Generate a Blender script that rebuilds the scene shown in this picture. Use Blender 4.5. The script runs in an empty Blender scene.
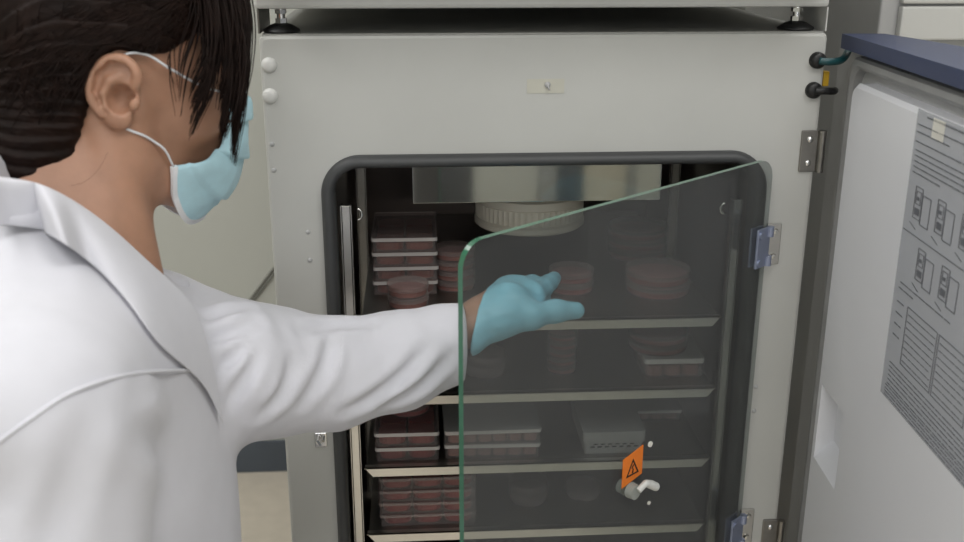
import bpy, bmesh, math, random
import numpy as np
from mathutils import Vector, Matrix
random.seed(7); rng = np.random.RandomState(7)
C = bpy.context.scene.collection
PI = math.pi

# ------------------------------------------------------------------ camera (solved from the cabinet's edges)
F_PX, PITCH, YAW, ROLL = 1038.56, .3226, .0643, -.0013
CAM = np.array([-.1485, -1.1693, 1.2659])
_fw = np.array([math.sin(YAW)*math.cos(PITCH), math.cos(YAW)*math.cos(PITCH), -math.sin(PITCH)])
_r0 = np.array([math.cos(YAW), -math.sin(YAW), 0.]); _d0 = np.cross(_fw, _r0)
_rt = _r0*math.cos(ROLL) + _d0*math.sin(ROLL); _dn = -_r0*math.sin(ROLL) + _d0*math.cos(ROLL)
cd = bpy.data.cameras.new('camera'); cam = bpy.data.objects.new('camera', cd); C.objects.link(cam)
cd.sensor_width = 36; cd.lens = 36*F_PX/964; cd.clip_start = .02
cam.matrix_world = Matrix(((_rt[0], -_dn[0], -_fw[0], CAM[0]), (_rt[1], -_dn[1], -_fw[1], CAM[1]),
                           (_rt[2], -_dn[2], -_fw[2], CAM[2]), (0, 0, 0, 1)))
cd.dof.use_dof = True; cd.dof.focus_distance = 1.2; cd.dof.aperture_fstop = 6.3
bpy.context.scene.camera = cam
def at(px, py, d):                       # the point d metres deep that the photograph shows at a pixel
    v = _fw + _rt*(px-482)/F_PX + _dn*(py-271)/F_PX
    return CAM + v*d
def at_plane(px, py, ax, val):
    v = _fw + _rt*(px-482)/F_PX + _dn*(py-271)/F_PX
    return CAM + v*((val-CAM[ax])/v[ax])

# ------------------------------------------------------------------ materials
def lin(c):
    f = lambda u: u/12.92 if u <= .04045 else ((u+.055)/1.055)**2.4
    return tuple(f(x/255) for x in c) + (1,)
def mat(name, col, rough=.5, metal=0., spec=.5, noise=0., nscale=30., bump=0., bscale=200., coat=0., sheen=0., sss=0., stretch=None):
    m = bpy.data.materials.new(name); m.use_nodes = True; nt = m.node_tree; b = nt.nodes['Principled BSDF']
    b.inputs['Base Color'].default_value = lin(col); b.inputs['Roughness'].default_value = rough
    b.inputs['Metallic'].default_value = metal; b.inputs['Specular IOR Level'].default_value = spec
    b.inputs['Coat Weight'].default_value = coat; b.inputs['Sheen Weight'].default_value = sheen
    if sss:
        b.inputs['Subsurface Weight'].default_value = sss; b.inputs['Subsurface Radius'].default_value = (.008, .003, .0015)
    tc = nt.nodes.new('ShaderNodeTexCoord'); src = tc.outputs['Object']
    if stretch:
        mp = nt.nodes.new('ShaderNodeMapping'); mp.inputs['Scale'].default_value = stretch
        nt.links.new(src, mp.inputs['Vector']); src = mp.outputs['Vector']
    if noise:
        n = nt.nodes.new('ShaderNodeTexNoise'); n.inputs['Scale'].default_value = nscale; n.inputs['Detail'].default_value = 6
        nt.links.new(src, n.inputs['Vector'])
        rp = nt.nodes.new('ShaderNodeValToRGB'); c0 = lin(col)
        rp.color_ramp.elements[0].position = .3; rp.color_ramp.elements[1].position = .7
        rp.color_ramp.elements[0].color = tuple(max(0, x*(1-noise)) for x in c0[:3]) + (1,)
        rp.color_ramp.elements[1].color = tuple(min(1, x*(1+noise)) for x in c0[:3]) + (1,)
        nt.links.new(n.outputs['Fac'], rp.inputs['Fac']); nt.links.new(rp.outputs['Color'], b.inputs['Base Color'])
    if bump:
        n2 = nt.nodes.new('ShaderNodeTexNoise'); n2.inputs['Scale'].default_value = bscale; n2.inputs['Detail'].default_value = 4
        nt.links.new(src, n2.inputs['Vector'])
        bp = nt.nodes.new('ShaderNodeBump'); bp.inputs['Strength'].default_value = bump; bp.inputs['Distance'].default_value = .002
        nt.links.new(n2.outputs['Fac'], bp.inputs['Height']); nt.links.new(bp.outputs['Normal'], b.inputs['Normal'])
    return m
def schlick(nt):                          # reflectance of a pane, the same from both sides
    lw = nt.nodes.new('ShaderNodeLayerWeight'); lw.inputs['Blend'].default_value = .5
    p = nt.nodes.new('ShaderNodeMath'); p.operation = 'POWER'; p.inputs[1].default_value = 5
    a = nt.nodes.new('ShaderNodeMath'); a.operation = 'MULTIPLY_ADD'; a.inputs[1].default_value = .96; a.inputs[2].default_value = .04
    nt.links.new(lw.outputs['Facing'], p.inputs[0]); nt.links.new(p.outputs[0], a.inputs[0]); return a.outputs[0]
def clear_mat(name, col, body=.35, rough=.12, bcol=None):   # thin clear plastic: lets light through, with a milky body and a surface shine
    m = bpy.data.materials.new(name); m.use_nodes = True; nt = m.node_tree; b = nt.nodes['Principled BSDF']; out = nt.nodes['Material Output']
    b.inputs['Base Color'].default_value = lin(bcol or col); b.inputs['Roughness'].default_value = rough
    t = nt.nodes.new('ShaderNodeBsdfTransparent'); t.inputs['Color'].default_value = lin(col)
    mx = nt.nodes.new('ShaderNodeMath'); mx.operation = 'MAXIMUM'; mx.inputs[1].default_value = body
    nt.links.new(schlick(nt), mx.inputs[0])
    ms = nt.nodes.new('ShaderNodeMixShader'); nt.links.new(mx.outputs[0], ms.inputs['Fac'])
    nt.links.new(t.outputs[0], ms.inputs[1]); nt.links.new(b.outputs[0], ms.inputs[2]); nt.links.new(ms.outputs[0], out.inputs['Surface'])
    return m
def glass_mat(name, col, rough=.0, haze=0.):
    m = bpy.data.materials.new(name); m.use_nodes = True; nt = m.node_tree; out = nt.nodes['Material Output']
    t = nt.nodes.new('ShaderNodeBsdfTransparent'); t.inputs['Color'].default_value = lin(col)
    g = nt.nodes.new('ShaderNodeBsdfGlossy'); g.inputs['Roughness'].default_value = rough
    ms = nt.nodes.new('ShaderNodeMixShader'); nt.links.new(schlick(nt), ms.inputs['Fac'])
    nt.links.new(t.outputs[0], ms.inputs[1]); nt.links.new(g.outputs[0], ms.inputs[2]); sh = ms.outputs[0]
    if haze:                              # a thin pale diffuse layer mixed over the pane, slightly uneven
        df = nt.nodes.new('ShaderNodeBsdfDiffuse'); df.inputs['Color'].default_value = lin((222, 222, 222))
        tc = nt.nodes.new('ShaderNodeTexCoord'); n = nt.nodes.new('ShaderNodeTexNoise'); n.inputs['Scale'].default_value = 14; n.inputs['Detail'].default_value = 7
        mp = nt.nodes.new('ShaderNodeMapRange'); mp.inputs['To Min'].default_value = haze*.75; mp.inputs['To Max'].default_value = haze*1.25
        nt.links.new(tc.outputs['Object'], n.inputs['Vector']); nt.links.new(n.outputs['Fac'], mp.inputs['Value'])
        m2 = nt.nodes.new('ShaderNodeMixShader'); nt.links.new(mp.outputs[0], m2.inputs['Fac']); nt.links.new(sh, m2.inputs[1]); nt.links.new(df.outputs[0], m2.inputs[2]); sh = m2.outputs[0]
    nt.links.new(sh, out.inputs['Surface'])
    return m
def perforated(name, col, pitch=.014):
    m = mat(name, col, .38, 1.0); nt = m.node_tree; b = nt.nodes['Principled BSDF']
    tc = nt.nodes.new('ShaderNodeTexCoord'); mp = nt.nodes.new('ShaderNodeMapping')
    mp.inputs['Scale'].default_value = (1/pitch,)*3; mp.inputs['Rotation'].default_value = (0, 0, PI/4)
    nt.links.new(tc.outputs['Object'], mp.inputs['Vector'])
    v = nt.nodes.new('ShaderNodeTexVoronoi'); v.inputs['Randomness'].default_value = 0; v.inputs['Scale'].default_value = 1
    nt.links.new(mp.outputs['Vector'], v.inputs['Vector'])
    lt = nt.nodes.new('ShaderNodeMath'); lt.operation = 'LESS_THAN'; lt.inputs[1].default_value = .33
    nt.links.new(v.outputs['Distance'], lt.inputs[0])
    mx = nt.nodes.new('ShaderNodeMix'); mx.data_type = 'RGBA'; mx.inputs[6].default_value = lin(col); mx.inputs[7].default_value = (.004, .004, .004, 1)
    nt.links.new(lt.outputs[0], mx.inputs[0]); nt.links.new(mx.outputs[2], b.inputs['Base Color'])
    return m
M = dict(
    labelgrey=mat('faded_label', (190, 188, 176), .5, noise=.03, nscale=40),
    enamel=mat('white_enamel', (186, 186, 182), .34, noise=.03, nscale=8, bump=.02, bscale=500),
    enamel2=mat('white_enamel_upper', (205, 205, 202), .35, noise=.03, nscale=6),
    top=mat('sheet_steel_top', (150, 150, 146), .5, .2, noise=.08, nscale=12),
    rubber=mat('dark_grey_rubber', (62, 63, 64), .5, noise=.06, nscale=40),
    black=mat('black_rubber', (16, 16, 17), .45, noise=.1, nscale=60),
    steel=mat('stainless_steel', (205, 203, 198), .22, 1., noise=.04, nscale=20),
    mirror=mat('polished_steel', (215, 215, 212), .05, 1., noise=.02, nscale=6),
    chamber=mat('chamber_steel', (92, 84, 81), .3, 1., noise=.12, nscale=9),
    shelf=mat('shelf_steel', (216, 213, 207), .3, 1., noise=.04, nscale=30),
    perf=perforated('perforated_shelf_steel', (150, 147, 142), .016),
    bluesteel=mat('bluish_steel', (152, 160, 184), .35, .6, noise=.05, nscale=40),  # steel with a bluish base colour
    chrome=mat('chrome', (220, 220, 220), .12, 1., noise=.02, nscale=30),
    darksteel=mat('dark_hinge_steel', (150, 147, 142), .35, 1., noise=.1, nscale=60),
    whiteplastic=mat('white_plastic', (216, 214, 206), .4, noise=.03, nscale=40),
    cream=mat('cream_plastic', (222, 214, 198), .45, noise=.04, nscale=30),
    liner=mat('white_door_liner', (222, 223, 228), .3, noise=.02, nscale=5),
    doorgrey=mat('grey_door_frame', (176, 176, 176), .45, noise=.04, nscale=10),
    seal=mat('grey_magnetic_seal', (150, 150, 150), .5, noise=.07, nscale=30),
    blue=mat('navy_blue_plastic', (44, 55, 88), .4, noise=.05, nscale=20),
    film=clear_mat('clear_sheet_film', (235, 237, 240), .6, .25, (196, 198, 203)),
    ink=mat('grey_print', (98, 100, 106), .7, noise=.05, nscale=80),
    orange=mat('orange_label', (222, 118, 28), .5, noise=.05, nscale=60),
    blackink=mat('black_print', (28, 20, 14), .6, noise=.05, nscale=60),
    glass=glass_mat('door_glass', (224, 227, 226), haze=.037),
    glassedge=mat('green_glass_edge', (58, 108, 84), .15, noise=.1, nscale=40, coat=.5),
    knob=clear_mat('milky_knob_plastic', (225, 228, 225), .6, .3, (178, 182, 176)),
    lever=mat('pale_lever_plastic', (205, 206, 202), .35, noise=.03, nscale=50),
    teal=mat('teal_hose', (22, 70, 74), .4, noise=.08, nscale=50),
    yellow=mat('yellow_tag', (190, 150, 30), .5, noise=.06, nscale=50),
    wall=mat('painted_wall', (192, 193, 186), .8, noise=.02, nscale=4, bump=.06, bscale=220),
    base=mat('slate_vinyl_base', (84, 92, 102), .6, noise=.08, nscale=14),
    floor=mat('beige_vinyl_floor', (204, 195, 180), .45, noise=.05, nscale=25),
    ceil=mat('white_ceiling', (225, 225, 222), .9, noise=.03, nscale=20),
    cable=mat('grey_cable', (126, 126, 120), .5, noise=.06, nscale=50),
    skin=mat('skin', (168, 127, 104), .5, noise=.1, nscale=38, bump=.08, bscale=420, sss=.12),
    hair=mat('dark_brown_hair', (26, 15, 11), .55, noise=.35, nscale=60, spec=.14),
    coat=mat('white_coat_cotton', (204, 204, 211), .85, noise=.02, nscale=40, bump=.12, bscale=900, sheen=.2),
    mask=mat('pale_blue_mask', (180, 218, 230), .8, noise=.05, nscale=70, bump=.15, bscale=700, sheen=.1),
    maskwhite=mat('white_mask_binding', (226, 228, 232), .8, noise=.03, nscale=90),
    glove=mat('blue_nitrile', (144, 206, 226), .42, noise=.06, nscale=60, bump=.12, bscale=380),
    trousers=mat('dark_trousers', (42, 46, 58), .85, noise=.1, nscale=60),
    shoe=mat('black_shoe', (24, 24, 26), .5, noise=.1, nscale=60),
    eye=mat('eye_white', (215, 210, 205), .2, noise=.03, nscale=90),
    iris=mat('brown_iris', (50, 30, 20), .2, noise=.2, nscale=200),
    clear=clear_mat('clear_polystyrene', (240, 234, 232), .10, .14, (210, 202, 200)),
    rim=clear_mat('lid_rim_highlight', (235, 232, 230), .6, .2, (226, 220, 216)),  # highlight along the clear lid edges, put into a whiter colour
    faintrim=clear_mat('faint_rim_highlight', (238, 232, 230), .28, .2, (200, 186, 182)),  # the same edge highlight in the colour, weaker
    clearlid=clear_mat('clear_polystyrene_lid', (240, 234, 232), .12, .14, (214, 204, 202)),
    milky=clear_mat('milky_polypropylene', (215, 215, 214), .7, .3, (178, 176, 174)),
    medium=mat('red_culture_medium', (150, 50, 50), .3, noise=.2, nscale=25),
    medium2=mat('brown_culture_medium', (140, 74, 60), .3, noise=.2, nscale=25),
    pink=mat('pink_culture_medium', (172, 128, 122), .35, noise=.12, nscale=25),
)

# ------------------------------------------------------------------ mesh helpers
def obj(name, bm, m, parent=None, smooth=False, angle=None):
    me = bpy.data.meshes.new(name)
    if isinstance(bm, bmesh.types.BMesh):
        bmesh.ops.recalc_face_normals(bm, faces=bm.faces[:]); bm.to_mesh(me); bm.free()
    else:
        me.from_pydata([tuple(map(float, v)) for v in bm[0]], [], [tuple(map(int, f)) for f in bm[1]]); me.update()
    for mm in (m if isinstance(m, (list, tuple)) else [m]): me.materials.append(mm)
    if smooth:
        me.polygons.foreach_set('use_smooth', [True]*len(me.polygons))
        if angle:
            try: me.set_sharp_from_angle(angle=angle)
            except Exception: pass
    o = bpy.data.objects.new(name, me); C.objects.link(o)
    if parent is not None: o.parent = parent
    return o
def part(name, bm, m, parent, smooth=False, angle=None):      # world-space mesh under a parent that stands at parent's location
    o = obj(name, bm, m, parent, smooth, angle)
    bpy.context.view_layer.update(); o.matrix_parent_inverse = parent.matrix_world.inverted(); return o
def thing(name, label, cat, loc, group=None):
    o = bpy.data.objects.new(name, None); C.objects.link(o); o.location = loc; o.empty_display_size = .05
    o['label'] = label; o['category'] = cat
    if group: o['group'] = group
    return o
def tag(o, label, cat, group=None):
    o['label'] = label; o['category'] = cat
    if group: o['group'] = group
    return o
def struct(name, bm, m):
    o = obj(name, bm, m); o['kind'] = 'structure'; o['label'] = STRUCT[name]; o['category'] = name.split('_')[0]; return o
def box(bm, x0, x1, y0, y1, z0, z1, bev=0., seg=2, T=None):
    r = bmesh.ops.create_cube(bm, size=1.); vs = r['verts']
    for v in vs:
        v.co = Vector((x0+(v.co.x+.5)*(x1-x0), y0+(v.co.y+.5)*(y1-y0), z0+(v.co.z+.5)*(z1-z0)))
    geo = vs
    if bev:
        es = list({e for v in vs for e in v.link_edges})
        rr = bmesh.ops.bevel(bm, geom=es, offset=bev, segments=seg, affect='EDGES', profile=.5)
        geo = list({v for f in rr['faces'] for v in f.verts} | {v for v in vs if v.is_valid})
    if T:
        for v in geo: v.co = Vector(T(*v.co))
    return geo
def nb(): return bmesh.new()
def bx(*a, **k): b = nb(); box(b, *a, **k); return b
def frame_axes(d):
    d = Vector(d).normalized(); a = Vector((0, 0, 1)) if abs(d.z) < .9 else Vector((1, 0, 0))
    u = d.cross(a).normalized(); return d, u, d.cross(u)
def cyl(bm, p, q, r0, r1=None, n=24, cap=True):
    r1 = r0 if r1 is None else r1; p, q = Vector(p), Vector(q); d, u, w = frame_axes(q-p)
    A = [bm.verts.new(p+(u*math.cos(2*PI*i/n)+w*math.sin(2*PI*i/n))*r0) for i in range(n)]
    B = [bm.verts.new(q+(u*math.cos(2*PI*i/n)+w*math.sin(2*PI*i/n))*r1) for i in range(n)]
    for i in range(n): bm.faces.new((A[i], A[(i+1) % n], B[(i+1) % n], B[i]))
    if cap: bm.faces.new(A[::-1]); bm.faces.new(B)
def lathe(bm, prof, n=40, c=(0, 0, 0), ax='z'):                 # closed profile of (radius, height)
    rings = []
    for (r, h) in prof:
        ring = []
        for i in range(n):
            a = 2*PI*i/n; p = (r*math.cos(a), r*math.sin(a), h)
            if ax == 'y': p = (r*math.cos(a), h, r*math.sin(a))
            ring.append(bm.verts.new((c[0]+p[0], c[1]+p[1], c[2]+p[2])) if r > 1e-6 or i == 0 else ring[0])
        rings.append(ring)
    for A, B in zip(rings, rings[1:]):
        for i in range(n):
            q = [A[i], A[(i+1) % n], B[(i+1) % n], B[i]]; u = []
            for v in q:
                if v not in u: u.append(v)
            if len(u) > 2:
                try: bm.faces.new(u)
                except ValueError: pass
def tube(bm, pts, rad, n=8, cap=True):
    pts = [Vector(p) for p in pts]; rad = rad if isinstance(rad, (list, tuple)) else [rad]*len(pts); prev = None; R = []
    for i, p in enumerate(pts):
        d = (pts[min(i+1, len(pts)-1)]-pts[max(i-1, 0)])
        if d.length < 1e-9: d = Vector((0, 0, 1))
        d.normalize()
        if prev is None: _, u, _ = frame_axes(d)
        else:
            u = prev-d*prev.dot(d); u = u.normalized() if u.length > 1e-6 else frame_axes(d)[1]
        prev = u; w = d.cross(u)
        R.append([bm.verts.new(p+(u*math.cos(2*PI*k/n)+w*math.sin(2*PI*k/n))*rad[i]) for k in range(n)])
    for A, B in zip(R, R[1:]):
        for k in range(n): bm.faces.new((A[k], A[(k+1) % n], B[(k+1) % n], B[k]))
    if cap: bm.faces.new(R[0][::-1]); bm.faces.new(R[-1])
def prism(bm, poly, z0, z1, T=lambda a, b, c: (a, b, c)):        # polygon of (a,b) raised from z0 to z1
    A = [bm.verts.new(T(a, b, z0)) for a, b in poly]; B = [bm.verts.new(T(a, b, z1)) for a, b in poly]; n = len(poly)
    bm.faces.new(A[::-1]); bm.faces.new(B)
    for i in range(n): bm.faces.new((A[i], A[(i+1) % n], B[(i+1) % n], B[i]))
def rrect(x0, x1, z0, z1, r, n=8):
    P = []
    for cx, cz, a0 in ((x1-r, z1-r, 0), (x0+r, z1-r, PI/2), (x0+r, z0+r, PI), (x1-r, z0+r, 3*PI/2)):
        for i in range(n+1):
            a = a0+PI/2*i/n; P.append((cx+r*math.cos(a), cz+r*math.sin(a)))
    return P
def loops(bm, L, closed_profile=False):                         # bridge equal loops of 3D points
    V = [[bm.verts.new(p) for p in l] for l in L]; n = len(V[0])
    seq = list(zip(V, V[1:])) + ([(V[-1], V[0])] if closed_profile else [])
    for A, B in seq:
        for i in range(n): bm.faces.new((A[i], A[(i+1) % n], B[(i+1) % n], B[i]))
    return V
def spline(P, m=8):                                             # Catmull-Rom through points
    P = [np.array(p, float) for p in P]; P = [2*P[0]-P[1]] + P + [2*P[-1]-P[-2]]; out = []
    for i in range(1, len(P)-2):
        for k in range(m):
            t = k/m; a, b, c, d = P[i-1:i+3]
            out.append(.5*((2*b)+(-a+c)*t+(2*a-5*b+4*c-d)*t*t+(-a+3*b-3*c+d)*t**3))
    out.append(P[-2]); return out
def holed_plate(bm, outer, inner, T):                           # flat plate with one hole
    vo = [bm.verts.new(T(a, b)) for a, b in outer]; vi = [bm.verts.new(T(a, b)) for a, b in inner]
    es = [bm.edges.new((v[i], v[(i+1) % len(v)])) for v in (vo, vi) for i in range(len(v))]
    bmesh.ops.triangle_fill(bm, use_beauty=True, use_dissolve=False, edges=es)
    return vo, vi

# ------------------------------------------------------------------ room
STRUCT = dict(floor='beige vinyl floor of the laboratory', ceiling='white ceiling above the laboratory',
              wall_back='pale grey green painted wall behind the incubators', wall_left='pale painted wall beyond the person in the white coat',
              wall_right='pale painted wall beyond the open incubator door', wall_front='pale painted wall facing the incubators',
              baseboard_back='slate grey vinyl base strip along the bottom of the wall')
RX0, RX1, RY0, RY1, RH = -1.9, 2.1, -3.2, 1.107, 2.65
struct('floor', bx(RX0-.1, RX1+.1, RY0-.1, RY1+.1, -.1, 0), M['floor'])
struct('ceiling', bx(RX0-.1, RX1+.1, RY0-.1, RY1+.1, RH, RH+.1), M['ceil'])
struct('wall_back', bx(RX0-.1, RX1+.1, RY1, RY1+.1, 0, RH), M['wall'])
struct('wall_front', bx(RX0-.1, RX1+.1, RY0-.1, RY0, 0, RH), M['wall'])
struct('wall_left', bx(RX0-.1, RX0, RY0, RY1, 0, RH), M['wall'])
struct('wall_right', bx(RX1, RX1+.1, RY0, RY1, 0, RH), M['wall'])
struct('baseboard_back', bx(RX0, RX1, RY1-.006, RY1, 0, .084, bev=.002), M['base'])

# ------------------------------------------------------------------ lower incubator
HW, ZT, ZB, DEP = .3185, 1.15, .22, .72
inc = thing('incubator', 'white incubator standing open under another one, navy topped door swung wide', 'incubator', (0, .36, 0))
OX0, OX1, OZ0, OZ1, ORD = -.2585, .2625, .385, 1.0165, .046      # gasket outline on the front
bm = nb()
rim = lambda ins, y: [(x, y, z) for x, z in rrect(-HW+ins, HW-ins, ZB+ins, ZT-ins, .006, 3)]
hole = rrect(OX0+.008, OX1-.008, OZ0+.008, OZ1-.008, ORD-.008, 8)
vo, vi = holed_plate(bm, rrect(-HW+.004, HW-.004, ZB+.004, ZT-.004, .006, 3), hole, lambda a, b: (a, 0, b))
V = loops(bm, [rim(.0012, .0012), rim(0, .005), rim(0, DEP)])
for i in range(len(vo)): bm.faces.new((vo[i], vo[(i+1) % len(vo)], V[0][(i+1) % len(vo)], V[0][i]))
bm.faces.new(V[-1])
H2 = [bm.verts.new((x, .014, z)) for x, z in hole]
for i in range(len(vi)): bm.faces.new((vi[i], H2[i], H2[(i+1) % len(vi)], vi[(i+1) % len(vi)]))
part('housing', bm, M['enamel'], inc)
part('top_plate', bx(-HW+.004, HW-.004, .004, DEP-.01, ZT-.0008, ZT+.0012), M['top'], inc)
part('base', bx(-HW+.03, HW-.03, .04, DEP-.04, 0, ZB, bev=.006), M['rubber'], inc)
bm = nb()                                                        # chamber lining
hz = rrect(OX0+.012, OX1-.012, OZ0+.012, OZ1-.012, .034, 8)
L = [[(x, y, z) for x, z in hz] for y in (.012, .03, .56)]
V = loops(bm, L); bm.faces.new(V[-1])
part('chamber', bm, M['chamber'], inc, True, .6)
bm = nb(); prof = [(0, .0), (.001, -.006), (.004, -.010), (.008, -.0115), (.012, -.010), (.0145, -.005), (.0155, .014), (.0155, .02), (0, .02)]
loops(bm, [[(x, y, z) for x, z in rrect(OX0+i, OX1-i, OZ0+i, OZ1-i, ORD-i, 12)] for i, y in prof], True)
part('gasket', bm, M['rubber'], inc, True, .9)
SH = [.809, .7135, .6145, .5185]                                 # shelf tops
for x0, x1, yy, z1 in ((-.2385, -.226, .014, .953), (.2285, .2405, .014, .953), (-.236, -.222, .30, .985), (.224, .238, .30, .985)):
    b = nb(); box(b, x0, x1, yy, yy+.003, .40, z1, bev=.0008)
    box(b, x0, x0+.002, yy, yy+.012, .40, z1); box(b, x1-.002, x1, yy, yy+.012, .40, z1)
    part('shelf_rail', b, M['steel'], inc)
for s in (-1, 1):                                                # small white hooks on the rails
    hx = -.219 if s < 0 else .221
    for zz in (.941,):
        b = nb(); tube(b, [(hx-s*.005*math.cos(a), .02, zz+.0065*math.sin(a)) for a in np.linspace(-1.7, 1.7, 12)], .0016, 8)
        part('rail_hook', b, M['steel'], inc, True)
for z in SH:
    b = nb(); prism(b, [(-.221, 0), (.221, 0), (.211, -.0125), (-.211, -.0125)], 0, .0015, lambda a, h, c: (a, c+.001, z+h))
    box(b, -.221, .221, .001, .010, z-.0016, z)
    sh = part('shelf', b, M['shelf'], inc)
    part('perforated_plate', bx(-.219, .219, .010, .50, z-.0022, z-.0006), M['perf'], sh)
# stainless duct panel under the chamber roof, white filter, perforated plate at the back
part('duct_panel', bx(-.1535, .1475, .045, .047, .9465, 1.004, bev=.0004), M['mirror'], inc)
b = nb(); FC = (.005, .205)
def rib(r, h, n=120):
    return [(FC[0]+(r+(.0022 if k % 2 else 0))*math.cos(2*PI*k/n), FC[1]+(r+(.0022 if k % 2 else 0))*math.sin(2*PI*k/n), h) for k in range(n)]
rnd = lambda r, h, n=120: [(FC[0]+r*math.cos(2*PI*k/n), FC[1]+r*math.sin(2*PI*k/n), h) for k in range(n)]
V = loops(b, [rnd(.05, .876), rnd(.072, .876), rnd(.0755, .879), rnd(.0755, .885), rnd(.0725, .888), rib(.0718, .889), rib(.0718, .907), rnd(.0725, .908), rnd(.075, .910), rnd(.075, .920), rnd(.068, .924), rnd(.068, 1.003)])
b.faces.new(V[0]); b.faces.new(V[-1])
part('air_filter', b, M['cream'], inc, True, .5)
# buttons, screws, label on the front
for (x, z) in ((-.3085, 1.118), (-.3096, 1.084)):
    b = nb(); lathe(b, [(0, -.0045), (.004, -.0042), (.0075, -.0025), (.0088, 0), (.0088, .001)], 24, (x, 0, z), 'y'); part('plug_button', b, M['enamel2'], inc, True)
for (x, z) in ((-.3107, 1.03), (-.3104, 1.0), (-.2758, .926), (-.2753, .8918), (.2727, .7132), (.273, .6798)):
    b = nb(); lathe(b, [(0, -.0012), (.002, -.0012), (.003, 0), (.003, .001)], 14, (x, 0, z), 'y'); part('screw', b, M['doorgrey'], inc, True)
lb = part('lock_label', bx(-.0228, .0195, -.0006, .0005, 1.0845, 1.1006), M['labelgrey'], inc)
b = nb(); lathe(b, [(0, -.0026), (.003, -.002), (.0036, 0), (.0036, .001)], 16, (.0005, -.0004, 1.094), 'y')
tube(b, [(.0005, -.002, 1.094), (.002, -.004, 1.089)], .001, 8); part('lock_pin', b, M['doorgrey'], lb, True)
for (x, z, m, q) in ((.3082, 1.1194, 'teal', [(0, -.006, 0), (.012, -.008, -.001), (.03, 0, .001), (.05, .03, .012)]), (.3071, 1.0855, 'black', [(0, -.006, 0), (.010, -.008, 0), (.022, -.004, -.001), (.034, .02, -.004)])):
    b = nb(); lathe(b, [(0, -.008), (.006, -.0075), (.0092, -.005), (.0095, 0), (.0095, .001)], 24, (x, 0, z), 'y')
    g = part('cable_gland', b, M['black'], inc, True)
    b = nb(); tube(b, spline([(x+a, y, z+c) for a, y, c in q], 6), .0042, 10); part('hose', b, M[m], g, True)
part('tag', bx(.3195, .3265, .004, .012, 1.089, 1.106, bev=.001), M['yellow'], inc)
for zc in (1.0147, .497):
    b = nb(); box(b, .2985, .3185, -.003, .0005, zc-.0245, zc+.0245, bev=.001); cyl(b, (.3225, -.004, zc-.0245), (.3225, -.004, zc+.0245), .0045, n=16)
    h = part('door_hinge', b, M['darksteel'], inc)
    for dz in (-.014, .014):
        b = nb(); lathe(b, [(0, -.0055), (.003, -.005), (.0042, -.003), (.0042, 0)], 18, (.3085, 0, zc+dz), 'y'); part('screw', b, M['chrome'], h, True)
b = nb(); box(b, -.281, -.266, -.003, .0005, .648, .668, bev=.001); tube(b, [(-.277, -.002, .664), (-.277, -.012, .661), (-.273, -.013, .656)], .0022, 8)
tube(b, [(-.270, -.002, .664), (-.270, -.010, .66)], .002, 8); part('latch_catch', b, M['chrome'], inc)

# glass inner door (opened about forty degrees)
G0 = np.array([.262, -.012]); GT = np.array([-.7627, -.6468]); GN = np.array([.6468, -.7627])   # GN faces the room on the viewer's side
def G(s, w, z): q = G0+GT*s+GN*w; return (q[0], q[1], z)
bm = nb(); out = rrect(0, .4917, .418, 1.0095, .024, 8)
A = [bm.verts.new(G(s, -.003, z)) for s, z in out]; B = [bm.verts.new(G(s, .003, z)) for s, z in out]
bm.faces.new(A); bm.faces.new(B)
for i in range(len(A)):
    f = bm.faces.new((A[i], A[(i+1) % len(A)], B[(i+1) % len(A)], B[i])); f.material_index = 1 if (A[i].co.x+A[(i+1) % len(A)].co.x)/2 < .245 else 0
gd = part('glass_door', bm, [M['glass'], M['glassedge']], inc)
for zc in (.904, .515):
    b = nb(); T = lambda s, w, z: G(s, w, z)
    box(b, .000, .024, -.0055, -.003, zc-.024, zc+.024, bev=.0006, T=T); box(b, -.002, .024, .003, .0062, zc-.024, zc+.024, bev=.0008, T=T)
    for dz in (-.017, .017): cyl(b, G(.019, .003, zc+dz), G(.019, .0085, zc+dz), .0042, n=16)
    for dz in (-.018, .018): cyl(b, (.2665, -.016, zc+dz-.006), (.2665, -.016, zc+dz+.006), .0045, n=16)
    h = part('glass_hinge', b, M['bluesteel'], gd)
    b = nb(); box(b, .2668, .2850, -.003, .0003, zc-.027, zc+.024, bev=.0008)
    for dz in (-.017, .014): lathe(b, [(0, -.007), (.003, -.0065), (.004, -.004), (.004, 0)], 14, (.277, 0, zc+dz), 'y')
    part('hinge_plate', b, M['steel'], inc)
# warning sign on the glass with a black warning triangle
b = nb(); prism(b, [(.222, .6865), (.257, .681), (.257, .716), (.222, .722)][::-1], .0032, .0038, lambda s, z, w: G(s, w, z)); ws = part('warning_sign', b, M['orange'], gd)
def tri(cx, cz, r): return [(cx+r*math.cos(a)*.95, cz+r*math.sin(a)) for a in (PI/2, PI/2+2*PI/3, PI/2+4*PI/3)]
b = nb(); tc = (.2395, .698)
loops(b, [[G(s, .0042, z) for s, z in tri(*tc, .0135)], [G(s, .0042, z) for s, z in tri(*tc, .0098)], [G(s, .0037, z) for s, z in tri(*tc, .0098)], [G(s, .0037, z) for s, z in tri(*tc, .0135)]], True)
for pl in ([(.2385, .704), (.2412, .7003), (.2388, .699), (.2402, .694)],):
    tube(b, [G(s, .0042, z) for s, z in pl], .0007, 6)
tube(b, [G(.2402, .0042, .694), G(.2388, .0042, .696)], .0007, 6)
part('warning_triangle', b, M['blackink'], ws)
kc = (.2415, .6735); b = nb()
cyl(b, G(kc[0], .003, kc[1]), G(kc[0], .012, kc[1]), .0092, .0085, 28); cyl(b, G(kc[0], -.010, kc[1]), G(kc[0], -.003, kc[1]), .0085, n=28)
kb = part('latch_knob', b, M['knob'], gd, True, .6)
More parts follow.
